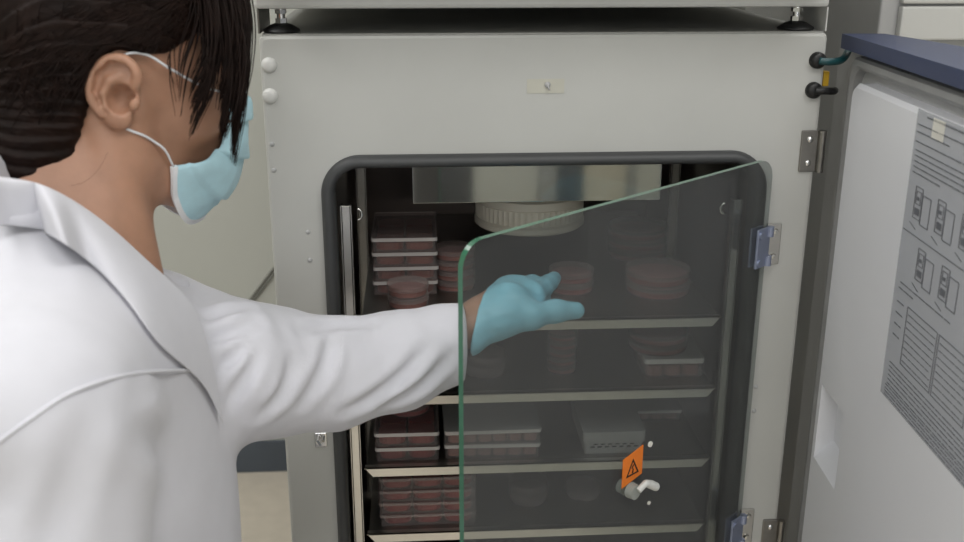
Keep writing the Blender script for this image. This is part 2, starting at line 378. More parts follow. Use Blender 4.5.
b = nb(); pts = spline([G(kc[0]-.001, .014, kc[1]+.003), G(kc[0]-.010, .016, kc[1]+.0085), G(kc[0]-.018, .016, kc[1]+.005), G(kc[0]-.030, .016, kc[1]-.003)], 6)
tube(b, pts, [.0036]*6+[.0042]*6+[.0050]*7, 12); part('latch_lever', b, M['lever'], kb, True, .8)
for s, z in ((.2095, .718), (.2055, .642)):
    b = nb(); cyl(b, G(s, .0028, z), G(s, .0046, z), .0034 if z > .7 else .0022, n=16); part('white_dot', b, M['whiteplastic'], gd, True, .6)  # small raised white dots on the pane

# outer door, swung open past the viewer's right
D0 = np.array([.335, -.03]); DT = np.array([-.0605, -.998]); DN = np.array([.998, -.0605])
def D(s, w, z): q = D0+DT*s+DN*w; return (q[0], q[1], z)
def dprism(poly, z0, z1): b = nb(); prism(b, poly, z0, z1, lambda s, w, z: D(s, w, z)); return b
outer = [(s, .030+.066*math.sin(min(1, max(0, (s+.10)/.38))*PI/2)) for s in np.linspace(-.10, .30, 14)] + [(s, .096-.02*((s-.30)/.31)**2) for s in np.linspace(.33, .61, 8)]
door = part('door', dprism([(-.105, .022), (.61, .022)]+outer[::-1], .25, 1.132), M['doorgrey'], inc)
capp = [(-.038, .000), (.612, .000)]+[(s, w+.002) for s, w in outer[::-1] if s > -.039]
b = dprism(capp, 1.132, 1.148); part('door_cap', b, M['blue'], door)
b = nb()
loops(b, [[D(s, w, z) for s, z in rrect(-.034+i, .602-i, .262+i, 1.126-i, .02, 6)] for i, w in ((0, .023), (.001, .013), (.004, .010), (.010, .010), (.014, .013), (.015, .023))], True)
part('door_seal', b, M['seal'], door)
# white liner with a grip recess
bm = nb(); lo = rrect(.0165, .552, .305, 1.0965, .012, 5); ri = [(.026, .643), (.1045, .643), (.1045, .741), (.026, .741)]
vo, vi = holed_plate(bm, lo, ri, lambda s, z: D(s, 0, z))
n = len(vo); l1 = [bm.verts.new(D(s, .005, z)) for s, z in rrect(.012, .5565, .3005, 1.101, .014, 5)]; l2 = [bm.verts.new(D(s, .0225, z)) for s, z in rrect(.012, .5565, .3005, 1.101, .014, 5)]
for A, B in ((vo, l1), (l1, l2)):
    for i in range(n): bm.faces.new((A[i], A[(i+1) % n], B[(i+1) % n], B[i]))
dv = [bm.verts.new(D(s, .021, z)) for s, z in ((.028, .667), (.098, .667), (.098, .740), (.028, .740))]
for i in range(4): bm.faces.new((vi[i], vi[(i+1) % 4], dv[(i+1) % 4], dv[i]))
bm.faces.new(dv)
part('door_liner', bm, M['liner'], door)
# instruction sheet stuck on the liner: film, lines of print, small drawings
sheet = part('instruction_sheet', dprism([(.195, -.0006), (.455, -.0006), (.455, .0002), (.195, .0002)], .811, 1.102), M['film'], door)
bm = nb()
def ln(s0, s1, z, t=.0011, dz=0.):
    t *= .8
    prism(bm, [(s0, z), (s1, z+dz), (s1, z+dz+t), (s0, z+t)], -.0012, -.0007, lambda s, zz, w: D(s, w, zz))
def words(s0, s1, z, t=.0011):
    s = s0
    while s < s1-.002:
        e = min(s1, s+random.uniform(.006, .02)); ln(s, e, z, t); s = e+.0022
def rect(s0, s1, z0, z1, t=.0008):
    ln(s0, s1, z0, t); ln(s0, s1, z1, t)
    for s in (s0, s1): prism(bm, [(s, z0), (s+t, z0), (s+t, z1), (s, z1)], -.0012, -.0007, lambda a, zz, w: D(a, w, zz))
def drawing(s, z, open_right=True):
    rect(s, s+.016, z, z+.030); ln(s+.003, s+.013, z+.004, .008); rect(s+.003, s+.013, z+.014, z+.026, .0006); ln(s+.005, s+.010, z+.018, .004)
    rect(s+.017, s+.035, z-.003, z+.025, .0008); ln(s-.004, s+.010, z-.006, .0007, -.004)
words(.218, .33, 1.097, .0014); words(.20, .35, 1.088); words(.200, .27, 1.081); words(.200, .40, 1.072)
for k in range(5): words(.202, .36 if k < 4 else .262, 1.064-.0052*k)
ln(.198, .40, .986, .0008)
for s, z in ((.2145, 1.002), (.264, 1.002), (.314, 1.002)): drawing(s, z)
for s, z in ((.238, .948), (.290, .948)): drawing(s, z)
words(.208, .32, .934); words(.206, .24, .928)
for k in range(4): words(.2065, .222, .914-.0115*k, .0013)
rect(.232, .300, .858, .917)
for k in range(8): words(.235, .297, .910-.0068*k, .0008)
rect(.304, .37, .858, .917)
for k in range(8): words(.307, .367, .910-.0068*k, .0008)
for k in range(6): words(.2085, .40, .850-.0046*k, .0009)
for k in range(4): words(.205, .40, .824-.0035*k, .0008)
part('printed_lines', bm, M['ink'], sheet)
part('white_sticker', dprism([(.232, -.0012), (.256, -.0012), (.256, -.0006), (.232, -.0006)], 1.082, 1.100), M['whiteplastic'], sheet)

# ------------------------------------------------------------------ upper incubator on its levelling feet
up = thing('incubator', 'upper incubator of the stack, only its white lower edge seen on black feet', 'incubator', (0, .36, ZT))
part('housing', bx(-HW-.003, HW-.002, 0, DEP, 1.178, 2.05, bev=.004), M['enamel2'], up)
part('door', bx(-HW-.003, HW-.002, -.075, -.004, 1.215, 2.05, bev=.012), M['enamel2'], up)
for (x, y) in ((-.2955, .024), (.2885, .024), (-.29, .66), (.285, .66)):
    b = nb(); lathe(b, [(0, ZT+.0014), (.0195, ZT+.0014), (.0205, ZT+.003), (.020, ZT+.0045), (.012, ZT+.0095), (.006, ZT+.0115), (0, ZT+.0115)], 28, (x, y, 0))
    ft = part('levelling_foot', b, M['black'], up, True, .8)
    b = nb(); cyl(b, (x, y, ZT+.011), (x, y, 1.1785), .0045, n=14); cyl(b, (x, y, ZT+.0115), (x, y, ZT+.0165), .0068, n=6); cyl(b, (x, y, ZT+.0215), (x, y, ZT+.026), .0068, n=6)
    part('bolt', b, M['chrome'], ft, True, .5)
part('stacking_bracket', bx(.3148, .3163, .002, .09, ZT+.0016, 1.178), M['enamel2'], up)
part('stacking_bracket', bx(-.3183, -.3165, .002, .09, ZT+.0016, 1.178), M['darksteel'], up)

# ------------------------------------------------------------------ equipment behind the open door, cable on the wall
eq = thing('equipment_cabinet', 'white panelled equipment cabinet partly seen behind the navy topped open door', 'cabinet', (.93, .62, 0))
part('body', bx(.519, 1.30, .32, .95, .02, 1.9, bev=.004), M['doorgrey'], eq)
part('front_panel', bx(.544, 1.29, .305, .32, 1.108, 1.1555, bev=.003), M['enamel2'], eq)
part('front_panel', bx(.544, 1.29, .305, .32, 1.159, 1.86, bev=.003), M['enamel2'], eq)
part('front_panel', bx(.544, 1.29, .305, .32, .15, 1.085, bev=.003), M['enamel2'], eq)
part('base', bx(.6, 1.28, .36, .93, 0, .022), M['black'], eq)
b = nb()
for dx in (0, .02):
    p0, p1 = at_plane(236+dx*200, 318, 1, 1.1038), at_plane(274+dx*200, 268, 1, 1.1038)
    d = (p1-p0); e0 = p0-d*.9; tube(b, spline([np.array([e0[0]-.03, 1.1038, .004]), np.array([e0[0]-.03, 1.1038, .25]), e0, p0, p1, p1+d*2, p1+d*3+np.array([0, 0, -.02])], 6), .003, 8)
tag(obj('power_cable', b, M['cable'], None, True), 'thin grey double cable running slantwise up the wall beside the incubator', 'cable')

# storage cabinet against the wall facing the incubators, met only as a reflection in the steel duct panel
sc_ = thing('storage_cabinet', 'long storage cabinet of white, slate and cream doors, mirrored in the steel duct panel', 'cabinet', (.4, -3.0, 0))
part('body', bx(-.95, 1.75, RY0+.004, -2.93, 0, .92, bev=.004), M['doorgrey'], sc_)
for x0, x1, mm in ((-.94, -.17, 'seal'), (-.165, .08, 'rubber'), (.085, .35, 'whiteplastic'), (.355, .43, 'doorgrey'), (.435, .54, 'base'), (.545, .72, 'cream'), (.765, 1.74, 'whiteplastic')):
    part('door', bx(x0, x1, -2.93, -2.91, .06, .90, bev=.003), M[mm], sc_)
part('worktop', bx(-.97, 1.77, RY0+.004, -2.89, .92, .95, bev=.004), M['enamel2'], sc_)

# ------------------------------------------------------------------ culture plates and dishes on the shelves
def copy_tree(o, loc, label, group):
    c = o.copy(); C.objects.link(c); c.location = loc; c['label'] = label; c['group'] = group
    for ch in list(o.children):
        d = ch.copy(); C.objects.link(d); d.parent = c
    return c
def shell(bm, x, y, z0, z1, r, t, open_top=True):               # rounded tray with real wall thickness
    A = rrect(-x, x, -y, y, r, 4); B = rrect(-x+t, x-t, -y+t, y-t, max(r-t, .0005), 4); za, zb = (z0, z1) if open_top else (z1, z0)
    k = t if open_top else -t
    V = loops(bm, [[(a, b, za) for a, b in A], [(a, b, zb) for a, b in A], [(a, b, zb) for a, b in B], [(a, b, za+k) for a, b in B]])
    bm.faces.new(V[0]); bm.faces.new(V[-1])
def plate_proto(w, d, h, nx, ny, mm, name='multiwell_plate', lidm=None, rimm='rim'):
    o = bpy.data.objects.new(name, None); o.empty_display_size = .03; o['category'] = 'plate'
    b = nb(); shell(b, w/2-.0015, d/2-.0015, 0, h*.72, .004, .0012); obj('base', b, M['clear'], o)
    b = nb(); px, py = (w-.008)/nx, (d-.008)/ny
    for i in range(nx):
        for j in range(ny):
            x0, y0 = -w/2+.004+i*px, -d/2+.004+j*py
            g = [(x, y, z) for z in (.0018, h*.58) for x, y in rrect(x0+px*.04, x0+px*.96, y0+py*.04, y0+py*.96, min(px, py)*.3, 3)]
            n = len(g)//2; V = loops(b, [g[:n], g[n:]]); b.faces.new(V[0]); b.faces.new(V[1])
    obj('medium', b, M[mm], o)
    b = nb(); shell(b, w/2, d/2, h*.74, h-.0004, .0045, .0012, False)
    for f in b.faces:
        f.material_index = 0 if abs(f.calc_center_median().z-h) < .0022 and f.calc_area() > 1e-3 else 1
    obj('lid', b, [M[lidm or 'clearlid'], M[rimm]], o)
    return o
def dish_proto(r, h, mm, fill=.45):
    o = bpy.data.objects.new('petri_dish', None); o.empty_display_size = .03; o['category'] = 'dish'
    n = 32; b = nb(); ri = r-.0012
    lathe(b, [(0, 0), (ri, 0), (ri, h*.85), (ri-.001, h*.85), (ri-.001, .001), (0, .001)], n); obj('base', b, M['clear'], o, True, .6)
    if mm:
        b = nb(); lathe(b, [(0, .0012), (ri-.0012, .0012), (ri-.0012, h*fill), (0, h*fill)], n); obj('medium', b, M[mm], o, True, .6)
    b = nb(); lathe(b, [(0, h-.0003), (r-.0006, h-.0003), (r, h-.001), (r, h*.55), (r-.001, h*.55), (r-.001, h-.0015), (0, h-.0015)], n); obj('lid', b, M['clearlid'], o, True, .6)
    return o
ORD = ['bottom', 'second from the bottom', 'third from the bottom', 'fourth from the bottom', 'fifth from the bottom']
USED = []
def stack(proto, h, n, x, y, z, what, where, group, jit=.0006):
    out = []
    for k in range(n):
        first = proto.get('used') is None; proto['used'] = 1
        pos = ('' if n == 1 else ('topmost' if k == n-1 else ('bottom one' if k == 0 else ORD[k])))
        lab = f'{what}, {pos}, {where}' if pos else f'{what} {where}'
        loc = (x+random.uniform(-jit, jit), y+random.uniform(-jit, jit), z+h*k)
        if first: o = proto; o.location = loc; o['label'] = lab; o['group'] = group
        else: o = copy_tree(proto, loc, lab, group)
        o.rotation_euler.z = 0; o.rotation_euler.z = random.uniform(-.02, .02); out.append(o)
    return out
S1, S2, S3, S4 = [z-.0004 for z in SH]
pw = plate_proto(.085, .127, .0195, 2, 3, 'medium2'); stack(pw, .0195, 4, -.1655, .166, S1, 'brown lidded plate', 'at back left of the top shelf', 'plates at the left of the top shelf')
d = dish_proto(.0265, .015, 'medium2'); stack(d, .015, 2, -.1625, .071, S1, 'round clear dish', 'before the brown plates on the top shelf', 'small dishes before the plates')
d = dish_proto(.0275, .014, 'medium2'); stack(d, .014, 4, -.101, .135, S1, 'round brown dish', 'beside the brown plates on the top shelf', 'dishes beside the top shelf plates')
d = dish_proto(.030, .015, 'medium'); stack(d, .015, 2, .052, .115, S1, 'round red dish', 'between the gloved fingers', 'red dishes at the gloved hand')
d = dish_proto(.043, .0155, 'medium'); stack(d, .0155, 3, .170, .26, S1, 'large red dish', 'at back right of the top shelf', 'large dishes at the right of the top shelf')
d = dish_proto(.0425, .016, 'medium'); stack(d, .016, 2, .165, .105, S1, 'large clear lidded dish', 'at front right of the top shelf', 'large dishes at the right of the top shelf')
d = dish_proto(.0265, .0145, None); stack(d, .0145, 2, -.064, .070, S2, 'empty clear dish', 'below the gloved wrist on the second shelf', 'clear dishes on the second shelf')
d = dish_proto(.0195, .0112, 'medium'); stack(d, .0112, 5, .036, .070, S2, 'little red dish', 'in the middle of the second shelf', 'little red dishes on the second shelf')
pb = plate_proto(.078, .082, .027, 3, 3, 'pink', lidm='milky'); stack(pb, .027, 1, .176, .074, S2, 'clear squarish box under the red dishes', 'at right of the second shelf', 'boxes on the second shelf')
d = dish_proto(.039, .0135, 'medium'); stack(d, .0135, 2, .163, .078, S2+.027, 'wide red dish', 'on the squarish box of the second shelf', 'red dishes on the squarish box')
pl = plate_proto(.083, .127, .020, 2, 3, 'medium', lidm='clearlid'); stack(pl, .020, 2, -.1675, .080, S3, 'dark red bright rimmed plate', 'at left of the third shelf', 'plates at the left of the third shelf')
d = dish_proto(.030, .0155, 'medium'); stack(d, .0155, 1, -.166, .088, S3+.040, 'round red dish lying on the bright rimmed plates', 'of the third shelf', 'dishes on the third shelf plates')
pm = plate_proto(.124, .084, .020, 6, 4, 'pink', lidm='milky'); stack(pm, .020, 2, -.0575, .060, S3, 'wide pale pink plate', 'on the third shelf behind the glass edge', 'wide pink plates on the third shelf')
def tip_box():
    o = thing('tip_box', 'milky grey lidded box with a row of dark slots, on the third shelf', 'box', (.100, .078, S3))
    b = nb(); shell(b, .0385, .056, 0, .022, .005, .0014); obj('base', b, M['milky'], o)
    b = nb()
    for i in range(7): box(b, -.031+i*.0095, -.0255+i*.0095, -.0563, -.0555, .0085, .0105)
    for i in range(6): box(b, -.027+i*.0095, -.0215+i*.0095, -.0563, -.0555, .0125, .014)
    obj('slots', b, M['black'], o)
    b = nb(); box(b, -.036, .036, -.053, .053, .0018, .018, bev=.003); obj('insert', b, M['milky'], o)
    b = nb(); shell(b, .041, .0585, .0165, .0315, .006, .0013, False); obj('lid', b, M['milky'], o)
tip_box()
pt = plate_proto(.068, .085, .017, 3, 4, 'pink', lidm='milky'); stack(pt, .017, 1, .178, .150, S3, 'low clear plate beside the milky grey box', 'on the third shelf', 'low plates on the third shelf')
p4 = plate_proto(.127, .086, .0178, 3, 2, 'medium', lidm='clearlid', rimm='faintrim'); stack(p4, .0178, 4, -.1425, .060, S4, 'deep red three welled plate', 'at left of the fourth shelf', 'red plates at the left of the fourth shelf', .0004)
d = dish_proto(.0265, .0145, None); stack(d, .0145, 2, -.004, .080, S4, 'clear dish', 'in the middle of the fourth shelf', 'clear dishes on the fourth shelf')
d = dish_proto(.0245, .0145, None); stack(d, .0145, 1, .073, .088, S4, 'single clear dish', 'on the fourth shelf under the warning sign', 'clear dishes on the fourth shelf')

# ------------------------------------------------------------------ the person: surfaces grown from distance fields
def surface(sdf, lo, hi, h, B=24):
    lo = np.array(lo, float); hi = np.array(hi, float); n = np.ceil((hi-lo)/h).astype(int)+1
    F = np.full(n, 1., np.float32); ax = [lo[k]+h*np.arange(n[k]) for k in range(3)]
    for i in range(0, n[0], B):
        for j in range(0, n[1], B):
            for k in range(0, n[2], B):
                X, Y, Z = ax[0][i:i+B], ax[1][j:j+B], ax[2][k:k+B]
                c = np.array([[X.mean(), Y.mean(), Z.mean()]]); R = .5*math.dist((X[0], Y[0], Z[0]), (X[-1], Y[-1], Z[-1]))
                dc = float(sdf(c)[0])
                if abs(dc) > R*1.35+.03: F[i:i+B, j:j+B, k:k+B] = dc; continue
                g = np.stack(np.meshgrid(X, Y, Z, indexing='ij'), -1).reshape(-1, 3)
                F[i:i+B, j:j+B, k:k+B] = sdf(g).reshape(len(X), len(Y), len(Z))
    S = F < 0
    sl = lambda o: tuple(slice(o[a], n[a]-1+o[a]) for a in range(3))
    cs = [(a, b, c) for a in (0, 1) for b in (0, 1) for c in (0, 1)]
    cnt = sum(S[sl(o)].astype(np.int8) for o in cs); act = (cnt > 0) & (cnt < 8)
    idx = np.full(act.shape, -1, np.int64); ijk = np.argwhere(act); idx[act] = np.arange(len(ijk))
    acc = np.zeros((len(ijk), 3)); w = np.zeros((len(ijk), 1))
    for o in cs:
        for a in range(3):
            if o[a]: continue
            q = list(o); q[a] = 1
            f0 = F[tuple((ijk+o).T)]; f1 = F[tuple((ijk+q).T)]; m = (f0 < 0) != (f1 < 0)
            t = np.where(m, f0/np.where(f0 == f1, 1, f0-f1), 0)[:, None]; p = np.array(o)+np.eye(3)[a]*t
            acc += np.where(m[:, None], p, 0); w += m[:, None]
    V = lo+h*(ijk+acc/np.maximum(w, 1)); Q = []
    for a in range(3):
        b, c = (a+1) % 3, (a+2) % 3; s0 = [slice(0, n[k]-1) for k in range(3)]
        s0[b] = slice(1, n[b]-1); s0[c] = slice(1, n[c]-1); s1 = list(s0); s1[a] = slice(1, n[a])
        x = S[tuple(s0)] != S[tuple(s1)]; e = np.argwhere(x); e[:, b] += 1; e[:, c] += 1
        if not len(e): continue
        flip = S[tuple(e.T)]; d = np.eye(3, dtype=int)
        q = np.stack([idx[tuple((e-d[b]-d[c]).T)], idx[tuple((e-d[c]).T)], idx[tuple(e.T)], idx[tuple((e-d[b]).T)]], 1)
        q[~flip] = q[~flip][:, ::-1]; Q.append(q)
    return V, np.concatenate(Q)
def join(parts):
    Vs, Fs, k = [], [], 0
    for v, f in parts: Vs.append(v); Fs.append(f+k); k += len(v)
    return np.concatenate(Vs), np.concatenate(Fs)
def fast_obj(name, VF, m, parent):
    V, Q = VF; me = bpy.data.meshes.new(name); me.vertices.add(len(V)); me.vertices.foreach_set('co', V.astype(np.float32).ravel())
    me.loops.add(Q.size); me.polygons.add(len(Q)); me.loops.foreach_set('vertex_index', Q.astype(np.int32).ravel())
    me.polygons.foreach_set('loop_start', np.arange(0, Q.size, 4, dtype=np.int32)); me.update(calc_edges=True); me.validate()
    me.polygons.foreach_set('use_smooth', [True]*len(me.polygons)); me.materials.append(m)
    o = bpy.data.objects.new(name, me); C.objects.link(o)
    if parent is not None: o.parent = parent
    return o
def smin(a, b, k): h = np.clip(.5+.5*(b-a)/k, 0, 1); return b+(a-b)*h-k*h*(1-h)
def smax(a, b, k): return -smin(-a, -b, k)
def cap(P, a, b, r0, r1=None):
    r1 = r0 if r1 is None else r1; a = np.array(a, float); b = np.array(b, float); ab = b-a
    t = np.clip(((P-a)@ab)/(ab@ab), 0, 1); return np.linalg.norm(P-a-t[:, None]*ab, axis=1)-(r0+(r1-r0)*t)
def ell(P, c, r, Rm=None):
    q = P-np.array(c, float)
    if Rm is not None: q = q@Rm
    r = np.array(r, float); k = np.linalg.norm(q/r, axis=1); k2 = np.linalg.norm(q/r**2, axis=1)
    return k*(k-1)/np.maximum(k2, 1e-9)
def chain(P, pts, rad, k=.01):
    d = None
    for a, b, r0, r1 in zip(pts, pts[1:], rad, rad[1:]):
        e = cap(P, a, b, r0, r1); d = e if d is None else smin(d, e, k)
    return d
_perm = rng.rand(32, 32, 32)
def vnoise(P):
    i = np.floor(P).astype(int); f = P-i; f = f*f*(3-2*f); r = 0
    for a in (0, 1):
        for b in (0, 1):
            for c in (0, 1):
                wgt = np.abs(1-a-f[:, 0])*np.abs(1-b-f[:, 1])*np.abs(1-c-f[:, 2])
                r = r+wgt*_perm[(i[:, 0]+a) % 32, (i[:, 1]+b) % 32, (i[:, 2]+c) % 32]
    return r*2-1
def rotm(yaw, pit=0., rol=0.):
    return np.array(Matrix.Rotation(yaw, 3, 'Z') @ Matrix.Rotation(pit, 3, 'Y') @ Matrix.Rotation(rol, 3, 'X'))

# head: local axes x forward, y left, z up, origin between the ears
HM = rotm(math.radians(29), math.radians(10)); EARL = np.array([-.012, -.078, 0])
HC = at(125, 92, .86) - HM@EARL
toL = lambda P: (P-HC)@HM
toW = lambda p: HC+HM@np.array(p, float)
NB = np.array([-.428, -.305, .955])                              # base of the neck
nbL = toL(NB[None])[0]
def ear_sdf(p, s):
    # u forward, v up, w outwards
    tilt = math.radians(32); q = (p-np.array([-.011, s*.0735, -.002]))/.95
    y = q[:, 1]*s; u = q[:, 0]*math.cos(tilt)+y*math.sin(tilt); w = y*math.cos(tilt)-q[:, 0]*math.sin(tilt)-.004
    v = q[:, 2]; vv = v*math.cos(.16)+u*math.sin(.16); u = u*math.cos(.16)-v*math.sin(.16)
    U = np.stack([u, vv, w], 1)
    U[:, 0] /= 1.14; U[:, 2] /= 1.15
    d = ell(U, (-.006, .002, 0), (.0185, .0285, .0065))
    d = smin(d, ell(U, (.001, -.021, .001), (.0105, .0115, .0052)), .006)               # lobe
    rimp = [(.0035, .002, .001), (.0090, .012, .004), (.0075, .023, .0065), (-.002, .0305, .007), (-.013, .0275, .0075), (-.0215, .016, .008), (-.0235, .001, .008), (-.0195, -.012, .007), (-.011, -.022, .0055)]
    rp = spline(rimp, 3); d = smin(d, chain(U, rp, [.0031+.0007*math.sin(PI*i/(len(rp)-1)) for i in range(len(rp))], .002), .0025)
    d = smax(d, -chain(U, [(.001, .0225, .0075), (-.0105, .0225, .0085), (-.0170, .011, .009), (-.0180, -.004, .009)], [.0025, .0034, .0032, .0024], .003), .002)   # groove inside the rim
    d = smin(d, chain(U, [(-.0035, .0165, .0035), (-.0105, .009, .0055), (-.0125, -.003, .0058), (-.0075, -.0135, .0055), (.001, -.0165, .005)], [.0026, .003, .003, .0028, .0024], .003), .003)   # antihelix
    d = smin(d, ell(U, (.0115, -.0045, .0045), (.0042, .0065, .0048)), .004)              # tragus
    carve = smin(ell(U, (.0005, -.004, .0065), (.0098, .0132, .0135)), ell(U, (.0055, -.0035, -.002), (.0050, .0065, .012)), .003)
    return d*.95, smax(carve, -ell(U, (.0115, -.0060, .0050), (.0048, .0065, .0060)), .002)*.95
def face_sdf(p, ears=True):
    a = np.stack([p[:, 0], np.abs(p[:, 1]), p[:, 2]], 1)
    d = ell(p, (-.018, 0, .036), (.098, .074, .090))
    d = smin(d, ell(p, (.034, 0, -.012), (.066, .058, .088)), .03)
    d = smin(d, cap(a, (.004, .052, -.062), (.074, .014, -.098), .018, .017), .025)
    d = smin(d, cap(a, (-.004, .060, -.02), (.004, .052, -.062), .014, .016), .02)
    d = smin(d, ell(a, (.060, .042, -.018), (.026, .022, .022)), .02)
    d = smin(d, ell(p, (.078, 0, -.052), (.026, .034, .034)), .02)
    d = smax(d, -ell(a, (.104, .033, .012), (.020, .020, .013)), .016)                     # eye sockets
    d = smin(d, ell(a, (.0765, .032, .010), (.0150, .0165, .0122)), .003)                  # lids
    d = smin(d, cap(a, (.090, .010, .030), (.082, .048, .034), .008, .006), .012)          # brow
    d = smin(d, cap(p, (.090, 0, .022), (.112, 0, -.022), .008, .0100), .012)
    d = smin(d, ell(a, (.104, .013, -.028), (.010, .008, .008)), .006)
    d = smin(d, ell(p, (.098, 0, -.056), (.010, .022, .006)), .006); d = smin(d, ell(p, (.096, 0, -.066), (.010, .019, .006)), .005)
    d = smax(d, -ell(p, (.110, 0, -.0608), (.010, .020, .0014)), .003)
    # neck with the muscle behind the jaw
    nk = nbL; q = p*np.array([1, 1.06, 1])
    d = smin(d, cap(p, (-.026, .0, -.045), nk+np.array([-.004, 0, 0]), .053, .058), .022)
    for s in (-1, 1):
        d = smin(d, cap(p, (-.024, s*.056, -.030), nk+np.array([.046, s*.012, .006]), .0115, .010), .016)
    d = smin(d, cap(p, (-.075, -.018, -.03), nk+np.array([-.045, -.02, .01]), .024, .03), .03)
    if ears:
        for s in (-1, 1):
            e, cv = ear_sdf(p, s); d = smax(smin(d, e, .004), -cv, .003)
    return d

# arm and hand (left), in world metres
SHL, SHR = np.array([-.430, -.155, .855]), np.array([-.425, -.475, .930])
ELB = at(288, 374, 1.05); CUF = at(463, 340, 1.10); WR = at(477, 323, 1.115)
J = dict(palm=at(508, 304, 1.135), cmc=at(494, 325, 1.115), tm=at(530, 316, 1.13), ti=at(556, 311, 1.145), tt=at(576, 310.5, 1.155),
         im=at(531, 296, 1.165), ip=at(543, 288.5, 1.205), idd=at(549, 283, 1.235), it=at(554, 278.5, 1.265),
         mm=at(521, 291, 1.18), mp=at(532, 285, 1.225), md=at(540, 289, 1.25), mt=at(543, 298, 1.258),
         rm=at(511, 290, 1.19), rp=at(520, 287, 1.235), rd=at(527, 293, 1.255), rt=at(529, 302, 1.258),
         lm=at(502, 293, 1.195), lp=at(507, 291, 1.23), ld=at(512, 296, 1.245), lt=at(513, 304, 1.248))
ARM = (WR-CUF)/np.linalg.norm(WR-CUF)
def hand_sdf(P):
    d = cap(P, WR-ARM*.004, J['palm'], .0190, .0225)
    for k, r in (('im', .0145), ('mm', .0145), ('rm', .0135), ('lm', .0125)): d = smin(d, cap(P, WR+ARM*.012, J[k], .0135, r), .014)
    d = smin(d, cap(P, WR+ARM*.01, J['cmc']+ARM*.008, .015, .0165), .014)
    d = smin(d, chain(P, [J['cmc']+ARM*.006, J['tm'], J['ti'], J['tt']], [.0160, .0122, .0096, .0076], .008), .010)
    for a, rs in (('i', (.0112, .0090, .0080, .0066)), ('m', (.0118, .0098, .0088, .0076)), ('r', (.0112, .0092, .0082, .0072)), ('l', (.0098, .0082, .0074, .0064))):
        pts = [J[a+'m'], J[a+'p'], J[a+'d' if a != 'i' else 'idd'], J[a+'t']]; d = smin(d, chain(P, pts, rs, .004), .006)
    return d
def fore_sdf(P): return chain(P, [SHL, ELB, ELB+(CUF-ELB)*.5, WR], [.046, .040, .030, .0205], .02)
PEL = np.array([-.445, -.30, .50])
TY = rotm(math.radians(8))
def body_sdf(P):
    d = ell(P, (-.445, -.300, .80), (.085, .145, .17), TY); d = smin(d, ell(P, (-.455, -.30, .62), (.09, .135, .16), TY), .06)
    d = smin(d, ell(P, (-.445, -.30, .50), (.115, .165, .12), TY), .05)
    d = smin(d, cap(P, SHL, SHR, .05), .05); d = smin(d, cap(P, NB, (SHL+SHR)/2, .058, .07), .04)
    d = smin(d, fore_sdf(P), .03)
    d = smin(d, chain(P, [SHR, (-.432, -.535, .70), (-.235, -.47, .545)], [.046, .040, .028], .02), .03)
    d = smin(d, ell(P, (-.185, -.445, .527), (.045, .035, .016)), .02)
    for y in (-.39, -.21):
        d = smin(d, cap(P, (-.44, y, .48), (-.33, y-.01*(1 if y < -.3 else -1), .065), .085, .058), .04)
        d = smin(d, cap(P, (-.33, y, .058), (-.70, y, .055), .052, .035), .02); d = smin(d, cap(P, (-.70, y, .05), (-.74, y, .035), .034, .028), .02)
    return d
RH_J = [(-.165, -.47), (-.155, -.455), (-.155, -.438), (-.165, -.422)]
def right_hand(P):
    d = body_sdf(P)
    for (x, y), L in zip(RH_J, (.055, .064, .060, .048)): d = smin(d, chain(P, [(x, y, .527), (x+L*.6, y+.004, .526), (x+L, y+.006, .512)], [.0095, .0085, .007], .004), .006)
    return smin(d, chain(P, [(-.195, -.42, .527), (-.165, -.395, .522), (-.135, -.388, .515)], [.012, .010, .008], .004), .008)
def full_sdf(P): return smin(face_sdf(toL(P)), np.minimum(smin(body_sdf(P), hand_sdf(P), .008), right_hand(P)), .02)

lo, hi = HC+np.array([-.19, -.19, -.20]), HC+np.array([.18, .17, .15])
def head_w(P): return face_sdf(toL(P))
head = surface(lambda P: face_sdf(P), [-.125, -.115, nbL[2]-.03], [.135, .115, .135], .0017)
head = (HC+head[0]@HM.T, head[1])
bodym = surface(lambda P: np.minimum(right_hand(P), 9), [-.86, -.72, .0], [.0, .05, 1.02], .009)
handm = surface(lambda P: smin(fore_sdf(P), hand_sdf(P), .012), WR+np.array([-.08, -.07, -.07]), WR+np.array([.17, .20, .07]), .0019)
person = fast_obj('person', join([head, bodym, handm]), M['skin'], None)
tag(person, 'person in white coat and pale blue face mask reaching gloved hand into the incubator', 'person')
for s in (-1, 1):
    b = nb(); c = toW((.0795, s*.032, .0105)); bmesh.ops.create_uvsphere(b, u_segments=20, v_segments=14, radius=.0125)
    for v in b.verts: v.co = Vector(c)+v.co
    e = obj('eye', b, M['eye'], person, True)
    b = nb(); f = HM@np.array([1, 0, -.1]); cyl(b, c+f*.0112, c+f*.0128, .0056, .0052, 20); obj('iris', b, M['iris'], e)

# glove
def glove_sdf(P):
    g = smin(cap(P, WR-ARM*.02, WR, .0222, .0215), hand_sdf(P)-.0013, .01)-.0008
    cut = -((P-at(479, 322, 1.115))@(_rt*.985+_dn*.16-_fw*.15))
    g = smax(g, cut, .002)
    return g+.0006*vnoise(P*np.array([90, 90, 160.]))*np.exp(-np.maximum(0, (P-WR)@ARM)/.05)
gm = surface(glove_sdf, WR+np.array([-.05, -.06, -.07]), WR+np.array([.17, .20, .07]), .0018)
fast_obj('glove', gm, M['glove'], person)

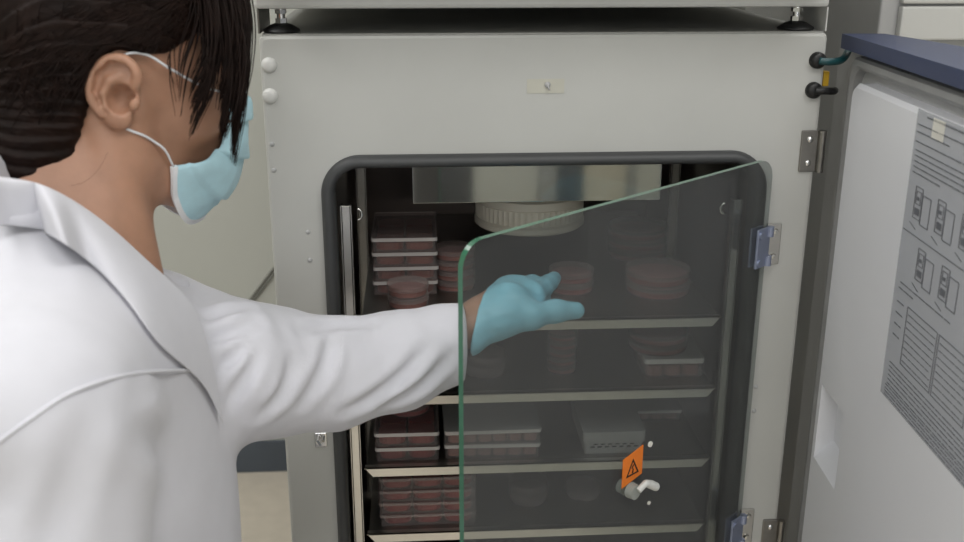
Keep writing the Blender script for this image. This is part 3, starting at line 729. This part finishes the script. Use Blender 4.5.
# trousers and shoes (below the coat)
def legs_sdf(P):
    d = ell(P, (-.445, -.30, .50), (.125, .172, .125), TY)
    for y in (-.39, -.21):
        d = smin(d, cap(P, (-.44, y, .48), (-.33, y-.01*(1 if y < -.3 else -1), .072), .096, .068), .04); d = smin(d, cap(P, (-.33, y, .068), (-.66, y, .062), .062, .046), .02)
    return d
fast_obj('trousers', surface(legs_sdf, [-.74, -.52, -.01], [-.22, -.08, .66], .010), M['trousers'], person)
for y in (-.39, -.21):
    fast_obj('shoe', surface(lambda P: smin(cap(P, (-.69, y, .055), (-.745, y, .040), .045, .036), cap(P, (-.745, y, .05), (-.775, y, .09), .032, .03), .02), [-.84, y-.07, -.01], [-.60, y+.07, .16], .007), M['shoe'], person)

# lab coat
def fold(P, dirn, across, freq, amp, seed):
    t = P@np.array(across, float); u = P@np.array(dirn, float)
    n1 = vnoise(np.stack([t*freq*.35+seed, u*freq*.25+seed*2, P[:, 2]*4], 1)); return amp*np.sin(t*freq+3.2*n1+u*freq*.2)
DL = ELB-SHL; DL = DL/np.linalg.norm(DL); DF = (CUF-ELB)/np.linalg.norm(CUF-ELB)
ELR = np.array([-.432, -.535, .70])
SLV = [at(232, 371, 1.0), at(270, 372, 1.03), at(330, 373, 1.06), at(400, 360, 1.085), at(440, 347, 1.10), at(470, 338, 1.11)]
CUT = at(463, 340, 1.105); CN = _rt*.98+_fw*.14; CN = CN/np.linalg.norm(CN)
def base_sleeve(P): return chain(P, [SHL, SLV[0], SLV[1], SLV[2], SLV[3], SLV[4], SLV[5]], [.076, .068, .0630, .0565, .0505, .0425, .0385], .012)
def march(px, py, f, d0=.45, d1=1.25):
    v = _fw+_rt*(px-482)/F_PX+_dn*(py-271)/F_PX; t = d0
    for _ in range(160):
        s = float(f((CAM+v*t)[None])[0])
        if s < .0006 or t > d1: break
        t += max(.0006, s*.7)
    return CAM+v*t
def crease(lines, f): return [np.array(spline([march(x, y, f) for x, y in l], 4)) for l in lines]
def folds(P, lines, r, A, B):                                    # a soft valley along each line with a ridge beside it
    w = np.zeros(len(P))
    for L in lines:
        c = L.mean(0); R = np.linalg.norm(L-c, axis=1).max()+r*6; m = ((P-c)**2).sum(1) < R*R
        if not m.any(): continue
        q = P[m]; dist = np.full(len(q), 9.); te = np.zeros(len(q)); n = len(L)-1
        for k in range(n):
            ab = L[k+1]-L[k]; t = np.clip(((q-L[k])@ab)/(ab@ab), 0, 1); e = np.linalg.norm(q-L[k]-t[:, None]*ab, axis=1)
            s = e < dist; dist = np.where(s, e, dist); te = np.where(s, (k+t)/n, te)
        env = np.sin(np.clip(te, .04, .96)*PI)**.6
        w[m] += env*(A*np.exp(-(dist/r)**2)-B*np.exp(-((dist-2.1*r)/(1.1*r))**2))
    return w
SL_F = crease([[(203, 322), (224, 313), (247, 307)], [(204, 346), (228, 336), (254, 319)], [(211, 376), (234, 356), (259, 326)], [(226, 404), (244, 378), (262, 342)],
               [(262, 415), (282, 392), (292, 362)], [(303, 402), (322, 372), (330, 338)], [(345, 412), (392, 384), (425, 350)], [(382, 406), (420, 386), (452, 356)], [(300, 330), (332, 326), (372, 322)]], base_sleeve)
def sleeve_l(P):
    return base_sleeve(P)+folds(P, SL_F, .0065, .0062, .0034)+.0014*vnoise(P*17+3)+.0006*vnoise(P*40+9)
base_r = lambda P: chain(P, [SHR+np.array([0, .01, -.012]), ELR, (-.225, -.475, .555)], [.078, .072, .052], .03)
SR_F = crease([[(98, 392), (74, 440), (58, 500), (52, 560)], [(132, 386), (152, 436), (166, 500), (172, 560)], [(186, 384), (204, 432), (212, 500), (214, 560)], [(30, 425), (14, 470), (-6, 520)]], base_r)
def sleeve_r(P):
    d = chain(P, [SHR+np.array([0, .01, -.012]), ELR, (-.225, -.475, .555)], [.078, .072, .052], .03)
    n = vnoise(P*np.array([9, 9, 7.])+11)
    return d+folds(P, SR_F, .012, .0075, .004)+.0012*vnoise(P*14)
def coat_solid(P):
    d = ell(P, (-.440, -.305, .80), (.112, .172, .19), TY); d = smin(d, ell(P, (-.455, -.30, .62), (.125, .165, .22), TY), .06)
    z = np.clip((P[:, 2]-.20)/.35, 0, 1); c = P-np.array([-.465, -.30, 0]); rr = np.sqrt((c[:, 0]/1.0)**2+(c[:, 1]/1.18)**2)
    sk = np.maximum((rr-(.20-.045*z)-.008*np.sin(np.arctan2(c[:, 1], c[:, 0])*9)*(1-z))*.85, np.maximum(.21-P[:, 2], P[:, 2]-.6)); d = smin(d, sk, .05)
    d = smin(d, cap(P, SHL, SHR, .060), .06); d = smin(d, ell(P, (-.455, -.350, .945), (.085, .10, .10)), .05)
    tz = np.array([-.425, -.315, .925]); d = smin(d, cap(P, tz, SHL+np.array([0, .0, .004]), .046, .042), .04); d = smin(d, cap(P, tz, SHR+np.array([0, .0, .012]), .060, .060), .04)
    n = vnoise(P*6+5); d = d+.003*np.sin(P[:, 1]*34+P[:, 2]*20+3*n)
    d = smin(d, sleeve_r(P), .022); d = smin(d, sleeve_l(P), .022)
    return d
def coat_sdf(P):
    d = coat_solid(P)
    d = smax(d, -(cap(P, SLV[4]*.6+SLV[5]*.4, SLV[5]*2-SLV[4], .0315, .0330)), .002)                      # open cuff
    d = smax(d, (P-CUT)@CN-np.where(((P-CUT)**2).sum(1) < .012, 0, 9), .002)
    d = smax(d, -cap(P, NB+np.array([-.004, .0, .012]), NB+np.array([.02, .05, .15]), .060, .088), .006)   # neck opening
    return d
body_coat = surface(coat_sdf, [-.72, -.70, .17], [-.22, .02, 1.10], .004)
arm_coat = surface(lambda P: np.maximum(coat_sdf(P), -.226-P[:, 0]+.0), [-.245, -.30, .70], [-.06, -.02, .95], .0025)
coat = fast_obj('lab_coat', join([body_coat, arm_coat]), M['coat'], person)
def hit(px, py, d0=.45, d1=1.2, off=.0):
    v = _fw+_rt*(px-482)/F_PX+_dn*(py-271)/F_PX; t = d0
    for _ in range(160):
        s = float(coat_sdf((CAM+v*t)[None])[0])-off
        if s < .0006: break
        t += max(.0006, s*.7)
        if t > d1: break
    return CAM+v*t
# armhole seam of the near sleeve and the folded collar
b = nb(); tube(b, spline([hit(x, y) for x, y in ((-20, 458), (0, 441), (35, 416), (69, 394), (110, 379), (150, 372), (190, 370))], 6), .0016, 8)
obj('armhole_seam', b, M['coat'], coat, True)
NCW = np.array([-.415, -.30, 1.0])
fold_pts = [at(x, y, d) for x, y, d in ((-20, 173, .755), (0, 178, .768), (40, 186, .788), (75, 203, .806), (110, 228, .83), (150, 264, .855), (188, 300, .88), (196, 322, .878))]
edge_pts = [hit(x, y, off=.004) for x, y in ((-25, 206), (0, 213), (45, 232), (90, 262), (125, 298), (160, 345), (203, 385), (226, 430))]
def outp(f, r=.045, dz=.052):
    v = np.array([f[0]-NCW[0], f[1]-NCW[1], 0]); v /= np.linalg.norm(v); q = f+v*r+np.array([0, 0, -dz])
    for _ in range(60):
        if coat_sdf(q[None])[0] > .004: break
        q = q+np.array([0, 0, .002])
    return q
back = [np.array(p) for p in ((-.385, -.240, .925), (-.418, -.222, .955), (-.458, -.228, 1.01), (-.482, -.268, 1.065), (-.484, -.325, 1.092))]
F_ = spline(back+fold_pts, 5); E_ = spline([outp(p) for p in back]+edge_pts, 5)
ring = []
for f, e in zip(F_, E_):
    v = np.array([f[0]-NCW[0], f[1]-NCW[1], 0]); v /= np.linalg.norm(v)
    up_ = f+np.array([0, 0, .004]); m = (f+e)/2+v*.006+np.array([0, 0, .009])
    ring.append([f-v*.010+np.array([0, 0, -.040]), f-v*.006+np.array([0, 0, -.012]), up_, f+(e-f)*.12+v*.004+np.array([0, 0, .006]), m, e+(e-m)*.0, e-np.array([0, 0, .0035]), f+(e-f)*.45+np.array([0, 0, -.001]), f-v*.001+np.array([0, 0, -.012]), f-v*.0065+np.array([0, 0, -.040])])
b = nb(); V = [[b.verts.new(p) for p in r] for r in ring]; n = len(V[0])
for A, B in zip(V, V[1:]):
    for i in range(n): b.faces.new((A[i], A[(i+1) % n], B[(i+1) % n], B[i]))
b.faces.new(V[0]); b.faces.new(V[-1][::-1])
co = obj('collar', b, M['coat'], coat, True)
sm = co.modifiers.new('smooth', 'SUBSURF'); sm.levels = 1; sm.render_levels = 2

# hair: cap of hair swept back to a low tail, strands on it, loose fringe in front of the ear
def poly2(p, poly):
    poly = np.array(poly, float); d = np.full(len(p), 1e9); s = np.ones(len(p)); n = len(poly)
    for i in range(n):
        a, b_ = poly[i], poly[i-1]; e = b_-a; w = p-a; q = w-e*np.clip((w@e)/(e@e), 0, 1)[:, None]; d = np.minimum(d, (q*q).sum(1))
        c1 = p[:, 1] >= a[1]; c2 = p[:, 1] < b_[1]; c3 = e[0]*w[:, 1] > e[1]*w[:, 0]; fl = (c1 & c2 & c3) | (~c1 & ~c2 & ~c3); s = np.where(fl, -s, s)
    return s*np.sqrt(d)
HL = [(.100, .098), (.078, .078), (.050, .052), (.022, .034), (.002, .031), (-.018, .030), (-.032, .010), (-.036, -.02), (-.040, -.055), (-.042, -.085), (-.045, -.15), (-.26, -.15), (-.26, .26), (.22, .26)]
def hair_sdf(p):
    d = ell(p, (-.020, 0, .040), (.110, .083, .102)); d = smin(d, ell(p, (-.075, -.006, -.055), (.062, .066, .085)), .03)
    d = smin(d, chain(p, [(-.115, -.005, -.02), (-.140, -.008, -.08), (-.135, -.01, -.17)], [.034, .036, .016], .02), .03)
    ang = np.arctan2(p[:, 1], p[:, 2]+.02); n = vnoise(p*30)
    d = d+.0012*np.sin(ang*46+3*n)+.0009*np.sin(ang*92+5*n)
    d = smax(d, poly2(p[:, [0, 2]], HL), .012)
    a = np.stack([p[:, 0], np.abs(p[:, 1]), p[:, 2]], 1)
    return smax(d, -ell(a, (-.016, .098, .001), (.034, .036, .041)), .006)
hm = surface(hair_sdf, [-.19, -.115, -.20], [.12, .115, .155], .0022)
hair = fast_obj('hair', (HC+hm[0]@HM.T, hm[1]), M['hair'], person)
def grad(f, p, e=.0015):
    g = np.stack([f(p+np.eye(3)[k]*e)-f(p-np.eye(3)[k]*e) for k in range(3)], 1); return g/np.maximum(np.linalg.norm(g, axis=1, keepdims=True), 1e-6)
b = nb(); NS, NT = 620, 18
a0 = rng.uniform(-2.1, 2.1, NS); bend = rng.normal(0, .10, NS); st = rng.uniform(.0, .30, NS); en = rng.uniform(.75, 1.0, NS)
t = np.linspace(0, 1, NT)[None]; tt = st[:, None]+(en-st)[:, None]*t
x = .085-.205*tt; ang = a0[:, None]*(.62+.5*np.sin(tt*PI*.8))+bend[:, None]*tt
rad = .1; P = np.stack([x, rad*np.sin(ang), .02+rad*np.cos(ang)-.10*tt**2], -1).reshape(-1, 3)
for _ in range(5): P = P-grad(hair_sdf, P)*(hair_sdf(P)-.0006)[:, None]*.9
P = P.reshape(NS, NT, 3)
for k in range(NS):
    q = P[k]
    keep = np.abs(hair_sdf(q)) < .004
    if keep.sum() < NT-2 or np.linalg.norm(np.diff(q, axis=0), axis=1).max() > .03: continue
    w = HC+q@HM.T; tube(b, w, [.0003]+[.0005]*(NT-2)+[.0002], 4)
G_ = [(((222, -45, .925), (240, 30, .91), (241, 90, .902), (234, 150, .90)), 9, 150), (((216, -45, .915), (231, 35, .90), (231, 88, .893), (222, 128, .89)), 10, 190),
      (((204, -45, .905), (212, 28, .893), (209, 80, .886), (192, 124, .88)), 9, 100), (((190, -40, .895), (197, 18, .885), (184, 72, .876), (179, 108, .87)), 5, 10),
      (((230, -45, .935), (242, 15, .92), (243, 58, .912), (241, 108, .905)), 7, 140), (((180, -30, .89), (172, 30, .88), (170, 80, .87), (176, 120, .866)), 4, 4)]
for pts, spread, cnt in G_:
    for _ in range(cnt):
        o = rng.normal(0, spread*.55, 2); o[1] *= 1.2; k = rng.uniform(.72, 1.08); dd = rng.normal(0, .006); pp = []
        for i, (px, py, dp) in enumerate(pts):
            f = (1, 1., .75, .35)[i]; yy = pts[0][1]+(py-pts[0][1])*k
            pp.append(at(px+o[0]*f+rng.normal(0, .8), yy+o[1]*f, dp+dd*f))
        w = np.array(spline(pp, 7)); q = toL(w)
        for _i in range(3):
            s = face_sdf(q, False); q = q+grad(lambda z: face_sdf(z, False), q)*np.maximum(0, .004-s)[:, None]
        w = HC+q@HM.T; n = len(w); tube(b, w, [.0007*(1-.75*(i/(n-1))**2) for i in range(n)], 4)
for pts in (((108, 152), (98, 170), (84, 182), (70, 186)),):
    w = []
    for px, py in pts:
        v = _fw+_rt*(px-482)/F_PX+_dn*(py-271)/F_PX; d_ = .70
        for _i in range(80):
            s = float(face_sdf(toL((CAM+v*d_)[None]))[0])-.0012
            if s < .0005: break
            d_ += max(.0006, s*.7)
        w.append(CAM+v*d_)
    tube(b, spline(w, 6), .00008, 4)
obj('hair_strands', b, M['hair'], hair, True)

# face mask with pleats, white binding and ear loops
rows = [  # right edge, right cheek control, centre (local), top to bottom
    ((.092, -.040, .004), (.108, -.030, .004), (.119, 0, .014)),
    ((.090, -.047, -.020), (.112, -.046, -.016), (.125, 0, -.020)),
    ((.082, -.055, -.042), (.106, -.056, -.050), (.126, 0, -.052)),
    ((.060, -.062, -.055), (.092, -.058, -.080), (.115, 0, -.088)),
    ((.038, -.060, -.064), (.046, -.050, -.130), (.092, 0, -.124))]
NU, NV = 41, 65
def mrow(r, u):                                                   # u -1 right .. +1 left
    e, c, m = [np.array(p, float) for p in r]; fl = np.array([1, -1, 1.]); s = abs(u); q = e*s*s+2*s*(1-s)*c+(1-s)**2*m
    k = 2*(c-m)*0; return q*fl if u > 0 else q
b = nb(); grid = []
for j in range(NV):
    row = []
    for i in range(NU):
        u = -1+2*i/(NU-1); col = spline([mrow(r, u) for r in rows], (NV-1)//4); p = np.array(col[j]); v = j/(NV-1)
        n_ = p-np.array([-.01, 0, -.03]); n_ /= np.linalg.norm(n_)
        ph = (v*3.6) % 1; pl = (.0055*ph if .12 < v < .9 else 0)*(1-.55*abs(u)**3)
        p = p+n_*(pl+.0026*vnoise(np.array([[u*5+3, v*7, 1.]]))[0]+.002*math.sin(u*9+v*5)*abs(u))
        s = face_sdf(p[None], False)[0]
        if s < .0025: p = p+grad(lambda z: face_sdf(z, False), p[None])[0]*(.0025-s)
        row.append(p)
    grid.append(row)
gv = [[b.verts.new(toW(p)) for p in r] for r in grid]
for j in range(NV-1):
    for i in range(NU-1): b.faces.new((gv[j][i], gv[j][i+1], gv[j+1][i+1], gv[j+1][i]))
mk = obj('face_mask', b, M['mask'], person, True); so = mk.modifiers.new('thickness', 'SOLIDIFY'); so.thickness = .0012; so.offset = 0
b = nb()
def band(idx, w2):
    A = [toW(grid[j][i]) for j, i in idx]; Bq = [toW(grid[j][i]) for j, i in w2]; c0 = toW((-.01, 0, -.03)); L = []
    for a, q in zip(A, Bq):
        q = a+(q-a)/max(1e-6, np.linalg.norm(q-a))*.0046; n_ = a-c0; n_ /= np.linalg.norm(n_); L.append([a-n_*.0013-(q-a)*.15, a+n_*.0017-(q-a)*.15, q+n_*.0016, q-n_*.0012])
    V = [[b.verts.new(p) for p in l] for l in L]
    for P0, P1 in zip(V, V[1:]):
        for k in range(4): b.faces.new((P0[k], P0[(k+1) % 4], P1[(k+1) % 4], P1[k]))
    b.faces.new(V[0]); b.faces.new(V[-1])
band([(NV-1, i) for i in range(NU)], [(NV-3, i) for i in range(NU)])
obj('binding', b, M['maskwhite'], mk, True, .8)
for s in (-1, 1):
    def lp(p): return np.array([p[0], p[1]*-s, p[2]])
    top, bot = np.array(grid[1][0]), np.array(grid[NV-2][0])
    pts = [lp(top), lp((.056, -.0655, .010)), lp((.025, -.0745, .0225)), lp((.004, -.077, .032)), lp((-.014, -.0765, .030)), lp((-.022, -.0735, .012)), lp((-.022, -.071, -.008)), lp((-.014, -.070, -.026)), lp((.004, -.0705, -.035)), lp((.026, -.0675, -.046)), lp(bot)]
    q = np.array(spline(pts, 6))
    for _i in range(3):
        sd = face_sdf(q, False); q = q+grad(lambda z: face_sdf(z, False), q)*np.maximum(0, .0014-sd)[:, None]
    b = nb(); tube(b, [toW(p) for p in q], .00115, 6); obj('ear_loop', b, M['maskwhite'], mk, True)
# ------------------------------------------------------------------ light: unseen ceiling panels, an added front fill and a dim room
def panel(x, y, sx, sy, e, col=(1, .99, .985)):
    l = bpy.data.lights.new('overhead_light', 'AREA'); l.shape = 'RECTANGLE'; l.size = sx; l.size_y = sy; l.energy = e; l.color = col
    o = bpy.data.objects.new('overhead_light', l); C.objects.link(o); o.location = (x, y, RH-.02)
panel(-1.25, -.5, .6, 1.2, 16); panel(-.5, -1.9, 1.2, .6, 16); panel(.75, -1.15, 1.0, .6, 17); panel(-1.25, .5, .6, .9, 9); panel(1.0, .6, .6, .8, 12)  # unseen panels; the last is added to brighten the background at right
wl = bpy.data.lights.new('front_fill', 'AREA'); wl.shape = 'RECTANGLE'; wl.size = 2.2; wl.size_y = 1.2; wl.energy = 16; wl.color = (.96, .98, 1)  # unseen soft fill, added to brighten the fronts and the chamber
wo = bpy.data.objects.new('front_fill', wl); C.objects.link(wo); wo.location = (-.1, RY0+.02, 1.55); wo.rotation_euler = (PI/2, 0, 0)
w = bpy.data.worlds.new('world'); bpy.context.scene.world = w; w.use_nodes = True
w.node_tree.nodes['Background'].inputs['Color'].default_value = (.5, .52, .55, 1); w.node_tree.nodes['Background'].inputs['Strength'].default_value = .05
vs = bpy.context.scene.view_settings
vs.view_transform = 'Standard'; vs.look = 'None'; vs.gamma = 1; vs.use_curve_mapping = False; vs.exposure = .06
